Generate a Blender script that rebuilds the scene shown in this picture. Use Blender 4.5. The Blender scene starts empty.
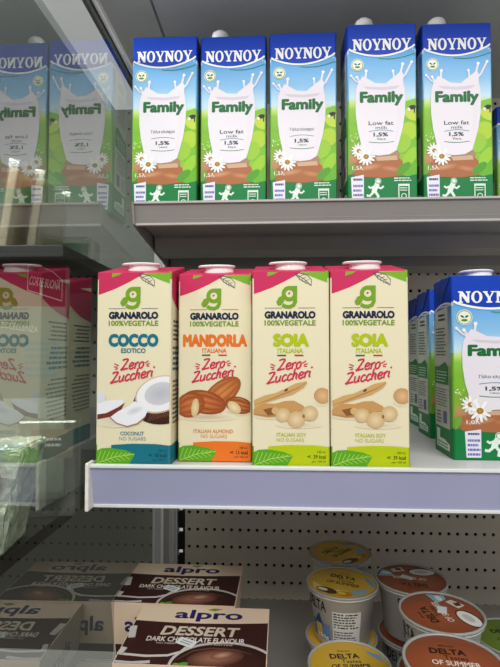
import bpy, bmesh, math, random
from mathutils import Vector, Matrix, geometry
random.seed(7)
SC = bpy.context.scene
COL = SC.collection
R = math.radians
PI = math.pi

# ------------------------------------------------------------------ camera
EYE = 1.30
YAW, PITCH = R(3.0), R(1.9)
cam_data = bpy.data.cameras.new('camera')
cam = bpy.data.objects.new('camera', cam_data)
COL.objects.link(cam)
cam.location = (0, 0, EYE)
cam.rotation_euler = (R(90) + PITCH, 0, YAW)
cam_data.sensor_fit = 'VERTICAL'
cam_data.sensor_height = 24.0
cam_data.lens = 24.0 * 500 / 667
cam_data.clip_start = 0.01
SC.camera = cam

# ------------------------------------------------------------------ light
SC.view_settings.view_transform = 'Standard'
SC.view_settings.look = 'None'
SC.view_settings.gamma = 1.0
SC.view_settings.use_curve_mapping = False
SC.view_settings.exposure = 0.0

world = bpy.data.worlds.new('shop_interior')
SC.world = world
world.use_nodes = True
wn = world.node_tree.nodes
wl = world.node_tree.links
wn.clear()
w_out = wn.new('ShaderNodeOutputWorld')
w_bg = wn.new('ShaderNodeBackground')
w_tc = wn.new('ShaderNodeTexCoord')
w_sep = wn.new('ShaderNodeSeparateXYZ')
w_rmp = wn.new('ShaderNodeValToRGB')
w_rmp.color_ramp.elements[0].position = 0.30
w_rmp.color_ramp.elements[0].color = (0.86, 0.84, 0.80, 1)
w_rmp.color_ramp.elements[1].position = 0.75
w_rmp.color_ramp.elements[1].color = (0.62, 0.63, 0.68, 1)
w_map = wn.new('ShaderNodeMapRange')
w_map.inputs['From Min'].default_value = -1
w_map.inputs['From Max'].default_value = 1
wl.new(w_tc.outputs['Generated'], w_sep.inputs[0])
wl.new(w_sep.outputs['Z'], w_map.inputs['Value'])
wl.new(w_map.outputs[0], w_rmp.inputs[0])
wl.new(w_rmp.outputs[0], w_bg.inputs['Color'])
w_bg.inputs['Strength'].default_value = 0.43
wl.new(w_bg.outputs[0], w_out.inputs['Surface'])


def area(name, loc, aim, sx, sy, power, color, spread=180):
    l = bpy.data.lights.new(name, 'AREA')
    l.shape = 'RECTANGLE'
    l.size, l.size_y = sx, sy
    l.energy = power
    l.color = color
    l.spread = R(spread)
    o = bpy.data.objects.new(name, l)
    COL.objects.link(o)
    o.location = loc
    o.rotation_euler = (Vector(aim) - Vector(loc)).to_track_quat('-Z', 'Y').to_euler()
    return o


area('shop_ceiling_light', (0.25, -1.05, EYE + 1.20), (0.05, 0.60, EYE + 0.16), 2.6, 0.7, 14.5, (1.0, 0.985, 0.95), 100)
area('neighbour_canopy_light', (-0.62, 0.42, EYE + 0.46), (-0.20, 0.62, EYE - 0.15), 0.5, 0.08, 4.0, (0.96, 1.0, 0.97), 150)
area('cabinet_front_light', (0.05, 0.20, EYE + 0.85), (0.05, 0.52, EYE + 0.0), 1.6, 0.12, 2.0, (0.97, 0.98, 1.0))


# ------------------------------------------------------------------ geometry helpers
def at(px, py, Y):
    """point on the plane y = Y (metres from the lens) along the sight line of a pixel of the 500 x 667 photo"""
    a, b = (px - 250) / 500, -(py - 333.5) / 500
    cy, sy, cp, sp = math.cos(YAW), math.sin(YAW), math.cos(PITCH), math.sin(PITCH)
    rt = Vector((cy, sy, 0))
    fw = Vector((-sy * cp, cy * cp, sp))
    up = Vector((sy * sp, -cy * sp, cp))
    d = rt * a + up * b + fw
    d = d * (Y / d.y)
    return Vector((d.x, d.y, d.z + EYE))


def lin(c):
    r = []
    for v in c[:3]:
        v = v / 255.0
        r.append(v / 12.92 if v <= 0.04045 else ((v + 0.055) / 1.055) ** 2.4)
    return (r[0], r[1], r[2], 1.0)


def principled(name, col=None, rough=0.4, metal=0.0, spec=0.5, attr=False, noise=0.0, nscale=60.0, coat=0.0, bump=0.0):
    m = bpy.data.materials.new(name)
    m.use_nodes = True
    nt = m.node_tree
    b = nt.nodes['Principled BSDF']
    b.inputs['Roughness'].default_value = rough
    b.inputs['Metallic'].default_value = metal
    b.inputs['Specular IOR Level'].default_value = spec
    b.inputs['Coat Weight'].default_value = coat
    src = None
    if attr:
        a = nt.nodes.new('ShaderNodeVertexColor')
        a.layer_name = 'Col'
        src = a.outputs['Color']
    else:
        b.inputs['Base Color'].default_value = lin(col)
    if noise > 0 or bump > 0:
        tc = nt.nodes.new('ShaderNodeTexCoord')
        n = nt.nodes.new('ShaderNodeTexNoise')
        n.inputs['Scale'].default_value = nscale
        n.inputs['Detail'].default_value = 4
        nt.links.new(tc.outputs['Object'], n.inputs['Vector'])
        if noise > 0:
            mr = nt.nodes.new('ShaderNodeMapRange')
            mr.inputs['To Min'].default_value = 1 - noise
            mr.inputs['To Max'].default_value = 1 + noise
            nt.links.new(n.outputs['Fac'], mr.inputs['Value'])
            mx = nt.nodes.new('ShaderNodeMix')
            mx.data_type = 'RGBA'
            mx.blend_type = 'MULTIPLY'
            mx.inputs['Factor'].default_value = 1
            if src:
                nt.links.new(src, mx.inputs[6])
            else:
                mx.inputs[6].default_value = lin(col)
            nt.links.new(mr.outputs[0], mx.inputs[7])
            src = mx.outputs[2]
        if bump > 0:
            bp = nt.nodes.new('ShaderNodeBump')
            bp.inputs['Strength'].default_value = bump
            bp.inputs['Distance'].default_value = 0.002
            nt.links.new(n.outputs['Fac'], bp.inputs['Height'])
            nt.links.new(bp.outputs[0], b.inputs['Normal'])
    if src:
        nt.links.new(src, b.inputs['Base Color'])
    return m


def mix_glass(name, tint, gloss_col, fac, rough=0.0):
    m = bpy.data.materials.new(name)
    m.use_nodes = True
    nt = m.node_tree
    nt.nodes.clear()
    out = nt.nodes.new('ShaderNodeOutputMaterial')
    mx = nt.nodes.new('ShaderNodeMixShader')
    t = nt.nodes.new('ShaderNodeBsdfTransparent')
    g = nt.nodes.new('ShaderNodeBsdfGlossy')
    t.inputs['Color'].default_value = (*tint, 1)
    g.inputs['Color'].default_value = (*gloss_col, 1)
    g.inputs['Roughness'].default_value = rough
    mx.inputs[0].default_value = fac
    nt.links.new(t.outputs[0], mx.inputs[1])
    nt.links.new(g.outputs[0], mx.inputs[2])
    nt.links.new(mx.outputs[0], out.inputs['Surface'])
    return m


M = {}
M['print'] = principled('printed_carton_board', rough=0.42, attr=True, spec=0.2)
M['satin_print'] = principled('printed_box_card', rough=0.5, attr=True, spec=0.35)
M['foil_print'] = principled('printed_foil', rough=0.36, attr=True, spec=0.5, bump=0.25, nscale=90)
M['cap'] = principled('white_cap_plastic', (238, 238, 236), rough=0.35)
M['cup'] = principled('white_cup_plastic', (226, 226, 222), rough=0.35)
M['rim'] = principled('pale_rim_plastic', (170, 172, 168), rough=0.25)
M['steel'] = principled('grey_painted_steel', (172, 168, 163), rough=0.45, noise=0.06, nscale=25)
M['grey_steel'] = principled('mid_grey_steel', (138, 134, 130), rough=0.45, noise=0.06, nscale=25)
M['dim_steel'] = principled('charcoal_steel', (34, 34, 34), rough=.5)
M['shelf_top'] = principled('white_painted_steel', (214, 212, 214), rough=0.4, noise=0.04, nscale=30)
M['panel'] = principled('peg_panel_steel', (206, 198, 182), rough=0.55, noise=0.05, nscale=15)
M['dark'] = principled('dark_void', (22, 22, 22), rough=0.9)
M['canopy'] = principled('canopy_panel', (196, 199, 200), rough=0.6, noise=0.05, nscale=10)
M['pale_panel'] = principled('pale_panel', (196, 198, 196), rough=0.5)
M['rail'] = principled('price_rail_plastic', (170, 172, 204), rough=0.22, noise=0.07, nscale=18, coat=0.3)
M['chip'] = principled('chipped_enamel', (236, 232, 224), rough=0.4, noise=0.25, nscale=120)
M['black'] = principled('black_profile', (28, 29, 29), rough=0.4)
M['white_profile'] = principled('white_profile', (225, 226, 224), rough=0.35)
M['glass'] = mix_glass('divider_glass', (0.58, 0.62, 0.58), (0.94, 0.98, 0.95), 0.26)
M['film'] = mix_glass('clear_pack_film', (0.92, 0.93, 0.9), (0.9, 0.92, 0.9), 0.22, 0.12)
M['foil'] = principled('crumpled_foil', (222, 228, 210), rough=0.3, metal=0.25, bump=1.0, nscale=140, noise=.45)  # pale, strongly mottled colour paints in the glints that foil catches
M['cheese'] = principled('pale_slices', (206, 186, 160), rough=0.5, noise=0.15, nscale=40)


def link_mesh(name, me, parent=None):
    o = bpy.data.objects.new(name, me)
    COL.objects.link(o)
    if parent is not None:
        o.parent = parent
    return o


def obj(name, bm, mat, parent=None, smooth=False):
    me = bpy.data.meshes.new(name)
    bmesh.ops.recalc_face_normals(bm, faces=bm.faces)
    bm.to_mesh(me)
    bm.free()
    if smooth:
        for p in me.polygons:
            p.use_smooth = True
    me.materials.append(mat)
    return link_mesh(name, me, parent)


def thing(name, label, cat, loc=(0, 0, 0), rotz=0.0, group=None):
    o = bpy.data.objects.new(name, None)
    COL.objects.link(o)
    o.location = loc
    o.rotation_euler = (0, 0, rotz)
    o.empty_display_size = 0.03
    tag(o, label, cat, group)
    return o


def tag(o, label, cat, group=None):
    o['label'] = label
    o['category'] = cat
    if group:
        o['group'] = group
    return o


def struct(o):
    o['kind'] = 'structure'
    return o


def dup(root, loc, rotz, label, group=None):
    r = root.copy()
    COL.objects.link(r)
    r.location = loc
    r.rotation_euler = (0, 0, rotz)
    r['label'] = label
    if group:
        r['group'] = group
    for ch in list(root.children):
        c = ch.copy()
        COL.objects.link(c)
        c.parent = r
        for g in list(ch.children):
            d = g.copy()
            COL.objects.link(d)
            d.parent = c
    return r


def box(bm, x0, x1, y0, y1, z0, z1, bev=0.0):
    t = bmesh.new()
    vs = [t.verts.new((x, y, z)) for x in (x0, x1) for y in (y0, y1) for z in (z0, z1)]
    for f in ((0, 1, 3, 2), (4, 6, 7, 5), (0, 4, 5, 1), (2, 3, 7, 6), (0, 2, 6, 4), (1, 5, 7, 3)):
        t.faces.new([vs[i] for i in f])
    if bev > 0:
        bmesh.ops.bevel(t, geom=list(t.edges), offset=bev, segments=2, affect='EDGES', profile=0.5)
    merge(bm, t)


def merge(bm, t, mat=None):
    me = bpy.data.meshes.new('tmp')
    t.to_mesh(me)
    t.free()
    if mat is not None:
        me.transform(mat)
    bm.from_mesh(me)
    bpy.data.meshes.remove(me)


def prism_yz(bm, pts, x0, x1):
    """a closed profile in the (y, z) plane pulled from x0 to x1"""
    a = [bm.verts.new((x0, y, z)) for y, z in pts]
    b = [bm.verts.new((x1, y, z)) for y, z in pts]
    n = len(pts)
    for i in range(n):
        j = (i + 1) % n
        bm.faces.new((a[i], a[j], b[j], b[i]))
    bm.faces.new(a[::-1])
    bm.faces.new(b)


def lathe(bm, prof, n=48, cx=0, cy=0):
    rings = []
    for r, z in prof:
        if r < 1e-6:
            rings.append([bm.verts.new((cx, cy, z))])
        else:
            rings.append([bm.verts.new((cx + r * math.cos(2 * PI * k / n), cy + r * math.sin(2 * PI * k / n), z)) for k in range(n)])
    for a, b in zip(rings, rings[1:]):
        for k in range(n):
            k2 = (k + 1) % n
            if len(a) == 1 and len(b) == 1:
                continue
            if len(a) == 1:
                bm.faces.new((a[0], b[k2], b[k]))
            elif len(b) == 1:
                bm.faces.new((a[k], a[k2], b[0]))
            else:
                bm.faces.new((a[k], a[k2], b[k2], b[k]))


# ------------------------------------------------------------------ printed artwork
_TEXT = {}


def text_mesh(s, bold):
    key = (s, bold)
    if key in _TEXT:
        return _TEXT[key]
    cu = bpy.data.curves.new('lettering', 'FONT')
    cu.body = s
    cu.size = 1.0
    cu.offset = bold
    cu.resolution_u = 3
    cu.fill_mode = 'FRONT'
    o = bpy.data.objects.new('lettering', cu)
    me = o.to_mesh()
    vs = [(v.co.x, v.co.y) for v in me.vertices]
    fs = [tuple(p.vertices) for p in me.polygons]
    o.to_mesh_clear()
    bpy.data.objects.remove(o)
    bpy.data.curves.remove(cu)
    xs = [v[0] for v in vs] or [0, 1]
    ys = [v[1] for v in vs] or [0, 1]
    _TEXT[key] = (vs, fs, min(xs), max(xs), min(ys), max(ys))
    return _TEXT[key]


LAY = 0.0001


class Art:
    """flat printing laid on a face: polygons in (u, v) metres, each with its ink colour and a layer number"""

    def __init__(self):
        self.v, self.f, self.c = [], [], []
        self.count = 0

    def add(self, pts, faces, col, lay):
        k = len(self.v)
        self.count += 1
        lay = lay + (self.count % 11) * 0.016      # successive inks never lie in one plane
        self.v += [(p[0], p[1], lay) for p in pts]
        single = isinstance(col[0], (int, float))
        lc = lin(col) if single else [lin(c) for c in col]
        for f in faces:
            self.f.append([i + k for i in f])
            self.c.append([lc] * len(f) if single else [lc[i] for i in f])

    def poly(self, pts, col, lay):
        tris = geometry.tessellate_polygon([[Vector((p[0], p[1], 0)) for p in pts]])
        self.add(pts, tris, col, lay)

    def rect(self, x0, x1, y0, y1, col, lay):
        self.add([(x0, y0), (x1, y0), (x1, y1), (x0, y1)], [(0, 1, 2, 3)], col, lay)

    def ramp(self, x0, x1, stops, lay):
        for (ya, ca), (yb, cb) in zip(stops, stops[1:]):
            self.add([(x0, ya), (x1, ya), (x1, yb), (x0, yb)], [(0, 1, 2, 3)], [ca, ca, cb, cb], lay)

    def ell(self, cx, cy, rx, ry, col, lay, rot=0.0, n=24, edge=None):
        c, s = math.cos(rot), math.sin(rot)
        pts = [(cx, cy)]
        for k in range(n):
            a = 2 * PI * k / n
            x, y = rx * math.cos(a), ry * math.sin(a)
            pts.append((cx + x * c - y * s, cy + x * s + y * c))
        cols = col if edge is None else [col] + [edge] * n
        self.add(pts, [(0, 1 + k, 1 + (k + 1) % n) for k in range(n)], cols, lay)

    def ring(self, cx, cy, r, t, col, lay, n=24, a0=0.0, a1=360.0, sy=1.0):
        self.stroke([(cx + r * math.cos(R(a0 + (a1 - a0) * k / n)), cy + r * sy * math.sin(R(a0 + (a1 - a0) * k / n))) for k in range(n + 1)], t, col, lay)

    def stroke(self, pts, w, col, lay, taper=False):
        n = len(pts)
        out = []
        for i in range(n):
            a = Vector(pts[max(i - 1, 0)])
            b = Vector(pts[min(i + 1, n - 1)])
            d = (b - a)
            d = d.normalized() if d.length > 1e-9 else Vector((1, 0))
            nn = Vector((-d.y, d.x))
            ww = w * 0.5
            if taper:
                ww *= max(0.12, math.sin(PI * (i + 0.4) / (n - 0.2)))
            p = Vector(pts[i])
            out += [tuple(p + nn * ww), tuple(p - nn * ww)]
        self.add(out, [(2 * i, 2 * i + 1, 2 * i + 3, 2 * i + 2) for i in range(n - 1)], col, lay)

    def text(self, s, x0, x1, y0, y1, col, lay, bold=0.0, shear=0.0, rot=0.0, capref=None):
        """lettering fitted to the box x0..x1, y0..y1 (y0 baseline/low, y1 top)"""
        vs, fs, a0, a1, b0, b1 = text_mesh(s, 0.0)
        if bold > 0:
            a0, a1, b0, b1 = a0 - bold * .6, a1 + bold * .6, b0 - bold * .6, b1 + bold * .6
        sx, sy = (x1 - x0) / (a1 - a0), (y1 - y0) / (b1 - b0)
        cx, cy = (x0 + x1) / 2, (y0 + y1) / 2
        c, sn = math.cos(rot), math.sin(rot)
        pts = []
        for x, y in vs:
            u, v = x0 + (x - a0) * sx, y0 + (y - b0) * sy
            u += (v - cy) * shear
            du, dv = u - cx, v - cy
            pts.append((cx + du * c - dv * sn, cy + du * sn + dv * c))
        self.add(pts, fs, col, lay)
        if bold > 0:
            n = 8 if bold > .025 else 4
            for k in range(n):
                du = bold * .6 * math.cos(2 * PI * k / n) * sx
                dv = bold * .6 * math.sin(2 * PI * k / n) * sy
                du, dv = du * c - dv * sn, du * sn + dv * c
                self.add([(p[0] + du, p[1] + dv) for p in pts], fs, col, lay)

    def lines(self, x0, x1, y0, y1, n, col, lay, fill=0.45, seed=1):
        """blocks of body text too small to read: broken bars"""
        rr = random.Random(seed)
        h = (y1 - y0) / n
        for k in range(n):
            y = y1 - (k + 0.5) * h
            x = x0
            end = x1 - rr.random() * 0.25 * (x1 - x0)
            while x < end:
                w = (x1 - x0) * (0.08 + 0.16 * rr.random())
                self.rect(x, min(x + w, end), y - h * fill / 2, y + h * fill / 2, col, lay)
                x += w + (x1 - x0) * 0.03

    def clip(self, x0, x1, y0, y1):
        """cut the printing off at the edges of the face it lies on"""
        nv, nf, nc = [], [], []
        for f, c in zip(self.f, self.c):
            P = [(Vector(self.v[i]), Vector(cc)) for i, cc in zip(f, c)]
            if all(x0 <= p.x <= x1 and y0 <= p.y <= y1 for p, _ in P):
                pass
            else:
                for ax, lim, sg in ((0, x0, 1), (0, x1, -1), (1, y0, 1), (1, y1, -1)):
                    Q = []
                    for i in range(len(P)):
                        a, b = P[i], P[(i + 1) % len(P)]
                        da, db = (a[0][ax] - lim) * sg, (b[0][ax] - lim) * sg
                        if da >= 0:
                            Q.append(a)
                        if (da >= 0) != (db >= 0):
                            t = da / (da - db)
                            Q.append((a[0].lerp(b[0], t), a[1].lerp(b[1], t)))
                    P = Q
                    if not P:
                        break
            if len(P) < 3:
                continue
            k = len(nv)
            nv += [tuple(p) for p, _ in P]
            nf.append(list(range(k, k + len(P))))
            nc.append([tuple(c) for _, c in P])
        self.v, self.f, self.c = nv, nf, nc

    def mesh(self, name, place):
        me = bpy.data.meshes.new(name)
        me.from_pydata([place(u, v, 0.0001 + LAY * l) for u, v, l in self.v], [], self.f)
        at_ = me.color_attributes.new('Col', 'FLOAT_COLOR', 'CORNER')
        flat = [x for f in self.c for c in f for x in c]
        at_.data.foreach_set('color', flat)
        me.update()
        return me

    def build(self, name, place, mat, parent):
        me = self.mesh(name, place)
        me.materials.append(mat)
        return link_mesh(name, me, parent)


def front_of(d):      # face turned to the shopper: u to the right, v up
    return lambda u, v, l: (u, -d / 2 - l, v)


def left_of(w):       # u runs from the rear edge to the front edge
    return lambda u, v, l: (-w / 2 - l, -u, v)


def right_of(w):
    return lambda u, v, l: (w / 2 + l, u, v)


def top_of(h):
    return lambda u, v, l: (u, v, h + l)


def rounded_body(name, w, d, h, r, zs, colfn, mat, parent, slope=0.0):
    """carton body: rounded upright edges, rings at heights zs, colour per ring; the top rises by slope towards the rear"""
    prof = []
    for cx, cy, a0 in ((w / 2 - r, d / 2 - r, 0), (-w / 2 + r, d / 2 - r, 90), (-w / 2 + r, -d / 2 + r, 180), (w / 2 - r, -d / 2 + r, 270)):
        for k in range(4):
            a = R(a0 + 30 * k)
            prof.append((cx + r * math.cos(a), cy + r * math.sin(a)))
    n = len(prof)
    vs, fs, cs = [], [], []
    for z in zs:
        f = z / h
        for x, y in prof:
            vs.append((x, y, z + (slope * (y / d + 0.5) if f > 0.9 else 0) * (f - 0.9) / 0.1 if f > 0.9 else z))
    # small chamfer at the top
    for x, y in prof:
        vs.append((x * (1 - 2 * r * 0.6 / w), y * (1 - 2 * r * 0.6 / d), h + r * 0.5 + slope * (y / d + 0.5)))
    m = len(zs)
    for i in range(m):
        for k in range(n):
            k2 = (k + 1) % n
            fs.append((i * n + k, i * n + k2, (i + 1) * n + k2, (i + 1) * n + k))
            zc = (zs[i] + zs[i + 1]) / 2 if i < m - 1 else h
            x = (prof[k][0] + prof[k2][0]) / 2
            y = (prof[k][1] + prof[k2][1]) / 2
            cs.append(lin(colfn(zc / h, x, y)))
    fs.append(tuple(range(n))[::-1])
    cs.append(lin(colfn(0, 0, 0)))
    fs.append(tuple(m * n + k for k in range(n)))
    cs.append(lin(colfn(1.01, 0, 0)))
    me = bpy.data.meshes.new(name)
    me.from_pydata(vs, [], fs)
    a = me.color_attributes.new('Col', 'FLOAT_COLOR', 'CORNER')
    flat = []
    for f, c in zip(fs, cs):
        flat += list(c) * len(f)
    a.data.foreach_set('color', flat)
    for p in me.polygons:
        p.use_smooth = False
    me.materials.append(mat)
    return link_mesh(name, me, parent)


# ------------------------------------------------------------------ the setting: back panel, canopy, posts
BACK = 1.00
Z_LOW = EYE - 0.483      # top of the bottom deck
Z_MID = EYE - 0.116      # top of the middle shelf
Z_UP = EYE + 0.190       # top of the upper shelf


def peg_panel(name, x0, z0, nx, nz, px, pz, r, y):
    """steel sheet pierced by rows of real round holes"""
    vs, fs = [], []
    idx = {}

    def V(x, z, yy=y):
        k = (round(x * 1e6), round(z * 1e6), round(yy * 1e6))
        if k not in idx:
            idx[k] = len(vs)
            vs.append((x, yy, z))
        return idx[k]
    for i in range(nx):
        for j in range(nz):
            cx, cz = x0 + (i + 0.5) * px, z0 + (j + 0.5) * pz
            outer, inner, deep = [], [], []
            for k in range(8):
                a = R(45 * k)
                c, s = math.cos(a), math.sin(a)
                ox = (px / 2) * (1 if c > 0.3 else -1 if c < -0.3 else 0)
                oz = (pz / 2) * (1 if s > 0.3 else -1 if s < -0.3 else 0)
                outer.append(V(cx + ox, cz + oz))
                inner.append(V(cx + r * c, cz + r * s))
                deep.append(V(cx + r * c, cz + r * s, y + 0.003))
            for k in range(8):
                k2 = (k + 1) % 8
                fs.append((outer[k], outer[k2], inner[k2], inner[k]))
                fs.append((inner[k], inner[k2], deep[k2], deep[k]))
    me = bpy.data.meshes.new(name)
    me.from_pydata(vs, [], fs)
    me.materials.append(M['panel'])
    return link_mesh(name, me)


row0 = at(280, 513.5, BACK).z
PZ = 0.0338
peg_top = row0 + PZ * 27.5
wb = struct(peg_panel('wall_back', -0.182, row0 - PZ * 5.5, 58, 33, 0.0169, PZ, 0.0034, BACK))
bm = bmesh.new()
box(bm, -0.19, 0.82, BACK + 0.02, BACK + 0.03, EYE - 0.60, EYE + 0.80)
struct(obj('wall_back_lining', bm, M['dark']))
bm = bmesh.new()
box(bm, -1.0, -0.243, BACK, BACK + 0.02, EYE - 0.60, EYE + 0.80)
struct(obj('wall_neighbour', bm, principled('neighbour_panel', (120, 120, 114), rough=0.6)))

# canopy over everything
bm = bmesh.new()
box(bm, -0.176, 0.82, 0.50, BACK - 0.001, EYE + 0.50, EYE + 0.52)
struct(obj('ceiling', bm, M['canopy']))
bm = bmesh.new()
box(bm, -0.252, -0.180, 0.50, BACK - 0.001, EYE + 0.50, EYE + 0.525)
struct(obj('ceiling_strip', bm, M['pale_panel']))
bm = bmesh.new()
box(bm, -1.0, -0.345, 0.50, BACK - 0.001, EYE + 0.50, EYE + 0.52)
struct(obj('ceiling_neighbour', bm, M['canopy']))
bm = bmesh.new()
box(bm, -0.330, -0.268, 0.50, BACK - 0.001, EYE + 0.495, EYE + 0.52)
fascia_m = principled('fascia_glow', (214, 208, 214), rough=.4)
fascia_m.node_tree.nodes['Principled BSDF'].inputs['Emission Color'].default_value = (1, .96, 1, 1)
fascia_m.node_tree.nodes['Principled BSDF'].inputs['Emission Strength'].default_value = .55  # glow added to a pale panel that bounce light left too dark
fascia = obj('glowing_fascia', bm, fascia_m)
tag(fascia, 'pale self-glowing lamp strip under the neighbouring canopy seen through the glass', 'fascia')

# slotted post at the left end of the back panel
bm = bmesh.new()
box(bm, -0.2435, -0.1995, BACK - 0.018, BACK + 0.016, EYE - 0.60, EYE + 0.52, 0.002)
box(bm, -0.1995, -0.196, BACK - 0.010, BACK + 0.016, EYE - 0.60, EYE + 0.52)
post = struct(obj('trim_2', bm, M['shelf_top']))
bm = bmesh.new()
for k in range(24):
    z = EYE - 0.52 + k * 0.042
    box(bm, -0.1945, -0.1835, BACK - 0.006, BACK + 0.01, z, z + 0.030)
sl = obj('slot_strip', bm, M['dark'])
struct(sl)
sl.parent = post

# ------------------------------------------------------------------ shelves
def make_shelf(label, x0, x1, yf, ztop, thick, lip_top, lip_bot, tilt, rail_mat, drop, neighbour=False, name='shelf', body='steel'):
    """steel shelf: board, tilted price rail on its front edge, end brackets that deepen towards the rear, a channel below"""
    t = thing(name, label, 'shelf', (0, 0, 0))
    yb = BACK - 0.012
    b = bmesh.new()
    box(b, x0 + 0.003, x1, yf + 0.006, yb, ztop - thick, ztop, 0.0012)
    obj('shelf_board', b, M['shelf_top'] if body == 'steel' else M[body], t)
    b = bmesh.new()
    yt = yf
    ybt = yf + tilt
    prism_yz(b, [(yt, lip_top), (yt + 0.0035, lip_top), (ybt + 0.0035, lip_bot), (ybt, lip_bot)], x0 + 0.001, x1)
    rail = obj('price_rail', b, rail_mat, t)
    b = bmesh.new()
    for zz, f in ((lip_top, 0.0), (lip_bot, 1.0)):
        yy = yf + tilt * f
        box(b, x0 + 0.0012, x1, yy - 0.0022, yy + 0.0045, zz - 0.0016, zz + 0.0016, 0.0006)
    obj('rail_edge', b, M['white_profile'] if lip_top < EYE else M['steel'], rail)
    b = bmesh.new()
    prism_yz(b, [(yf - 0.003, lip_top + 0.001), (yf + 0.02, ztop + 0.001), (yb, ztop + 0.001), (yb, ztop - thick - drop), (yf + 0.25, ztop - thick - drop * 0.75),
                 (yf + 0.004 + tilt, lip_bot - 0.002), (yf - 0.003 + tilt, lip_bot)], x0 - 0.002, x0 + 0.001)
    obj('end_bracket', b, M[body], t)
    b = bmesh.new()
    prism_yz(b, [(yf + 0.10, ztop - thick), (yf + 0.10, ztop - thick - 0.004), (yf + 0.105, ztop - thick - 0.022), (yf + 0.165, ztop - thick - 0.022), (yf + 0.17, ztop - thick)], x0 + 0.004, x1)
    obj('under_channel', b, M[body], t)
    b = bmesh.new()
    prism_yz(b, [(yf + 0.215, ztop - thick), (yf + 0.218, ztop - thick - 0.030), (yf + 0.300, ztop - thick - 0.030), (yf + 0.305, ztop - thick)], x0 + 0.004, x1)
    obj('rear_channel', b, M[body], t)
    return t


XL = -0.190
up_front = 0.652
mid_front = 0.494
sh_up = make_shelf('upper grey metal shelf carrying the row of blue topped milk cartons', XL, 0.80, up_front, Z_UP, 0.016,
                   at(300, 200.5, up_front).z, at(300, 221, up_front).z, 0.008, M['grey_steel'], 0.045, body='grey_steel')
sh_mid = make_shelf('middle white shelf with lilac price rail below the plant drink cartons', XL + 0.003, 0.80, mid_front, Z_MID, 0.016,
                    Z_MID + 0.0005, at(300, 508.5, mid_front + 0.012).z, 0.012, M['rail'], 0.05)
b = bmesh.new()
box(b, -0.1895, -0.1855, mid_front - 0.0045, mid_front + 0.012, at(300, 508.5, mid_front + 0.012).z - 0.002, Z_MID + 0.004, 0.0015)
obj('rail_end', b, M['chip'], sh_mid)
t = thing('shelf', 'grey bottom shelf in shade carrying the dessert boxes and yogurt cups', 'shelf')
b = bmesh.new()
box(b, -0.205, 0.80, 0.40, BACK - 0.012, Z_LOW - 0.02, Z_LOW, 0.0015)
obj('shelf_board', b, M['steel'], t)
b = bmesh.new()
box(b, -0.205, 0.80, 0.393, 0.399, Z_LOW - 0.05, Z_LOW + 0.002, 0.001)
obj('price_rail', b, M['rail'], t)

# ------------------------------------------------------------------ glass divider on the left
GX = -0.2125
gd = thing('glass_divider', 'tall clear glass divider at left mirroring the milk cartons', 'glass panel', (GX, 0, 0))
b = bmesh.new()
vs = [b.verts.new(p) for p in ((0, 0.16, EYE - 0.53), (0, 0.93, EYE - 0.53), (0, 0.93, EYE + 0.40), (0, 0.16, EYE + 0.40))]
b.faces.new(vs)
obj('glass_pane', b, M['glass'], gd)
b = bmesh.new()
box(b, -0.010, 0.001, 0.16, 0.93, EYE + 0.401, EYE + 0.407, 0.001)
obj('dark_top_profile', b, M['black'], gd)
b = bmesh.new()
box(b, 0.0012, 0.0052, 0.16, 0.93, EYE + 0.4015, EYE + 0.405, 0.001)
obj('white_top_seal', b, M['white_profile'], gd)
b = bmesh.new()
box(b, -0.004, 0.003, 0.931, 0.978, EYE - 0.53, EYE + 0.41, 0.001)
obj('rear_profile', b, M['shelf_top'], gd)


# ------------------------------------------------------------------ blue and green milk cartons
NAVY = (14, 62, 178)
WHITE = (240, 240, 240)


def serif_word(art, word, x0, x1, y0, y1, col, lay):
    """heavy serif capitals N, O and Y drawn as polygons"""
    wid = {'N': 1.02, 'O': 0.98, 'Y': 0.98}
    gap = 0.02
    tot = sum(wid[c] for c in word) + gap * (len(word) - 1)
    sx = (x1 - x0) / tot
    h = y1 - y0
    x = x0
    for c in word:
        w = wid[c] * sx

        def P(pts):
            art.poly([(x + a * w, y0 + b * h) for a, b in pts], col, lay)
        if c == 'N':
            P([(0.02, 0), (0.37, 0), (0.37, 0.11), (0.28, 0.13), (0.28, 0.80), (0.11, 0.80), (0.11, 0.13), (0.02, 0.11)])
            P([(0.0, 1.0), (0.36, 1.0), (0.88, 0.26), (0.88, 0.0), (0.70, 0.0), (0.10, 0.88), (0.0, 0.89)])
            P([(0.63, 1.0), (1.0, 1.0), (1.0, 0.89), (0.90, 0.87), (0.90, 0.0), (0.74, 0.06), (0.74, 0.87), (0.63, 0.89)])
        elif c == 'O':
            n = 28
            outer = [(0.5 + 0.47 * math.cos(2 * PI * k / n), 0.5 + 0.53 * math.sin(2 * PI * k / n)) for k in range(n)]
            inner = [(0.5 + 0.22 * math.cos(2 * PI * k / n), 0.5 + 0.41 * math.sin(2 * PI * k / n)) for k in range(n)]
            pts = [(x + a * w, y0 + bb * h) for a, bb in outer + inner]
            art.add(pts, [(k, (k + 1) % n, n + (k + 1) % n, n + k) for k in range(n)], col, lay)
        else:
            P([(0.0, 1.0), (0.38, 1.0), (0.38, 0.92), (0.35, 0.88), (0.56, 0.50), (0.62, 0.50), (0.62, 0.36), (0.41, 0.36), (0.08, 0.88), (0.0, 0.89)])
            P([(0.64, 1.0), (1.0, 1.0), (1.0, 0.92), (0.90, 0.90), (0.62, 0.40), (0.48, 0.40), (0.76, 0.90), (0.64, 0.92)])
            P([(0.39, 0.46), (0.64, 0.46), (0.64, 0.13), (0.76, 0.11), (0.76, 0), (0.26, 0), (0.26, 0.11), (0.39, 0.13)])
        x += w + gap * sx


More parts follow.
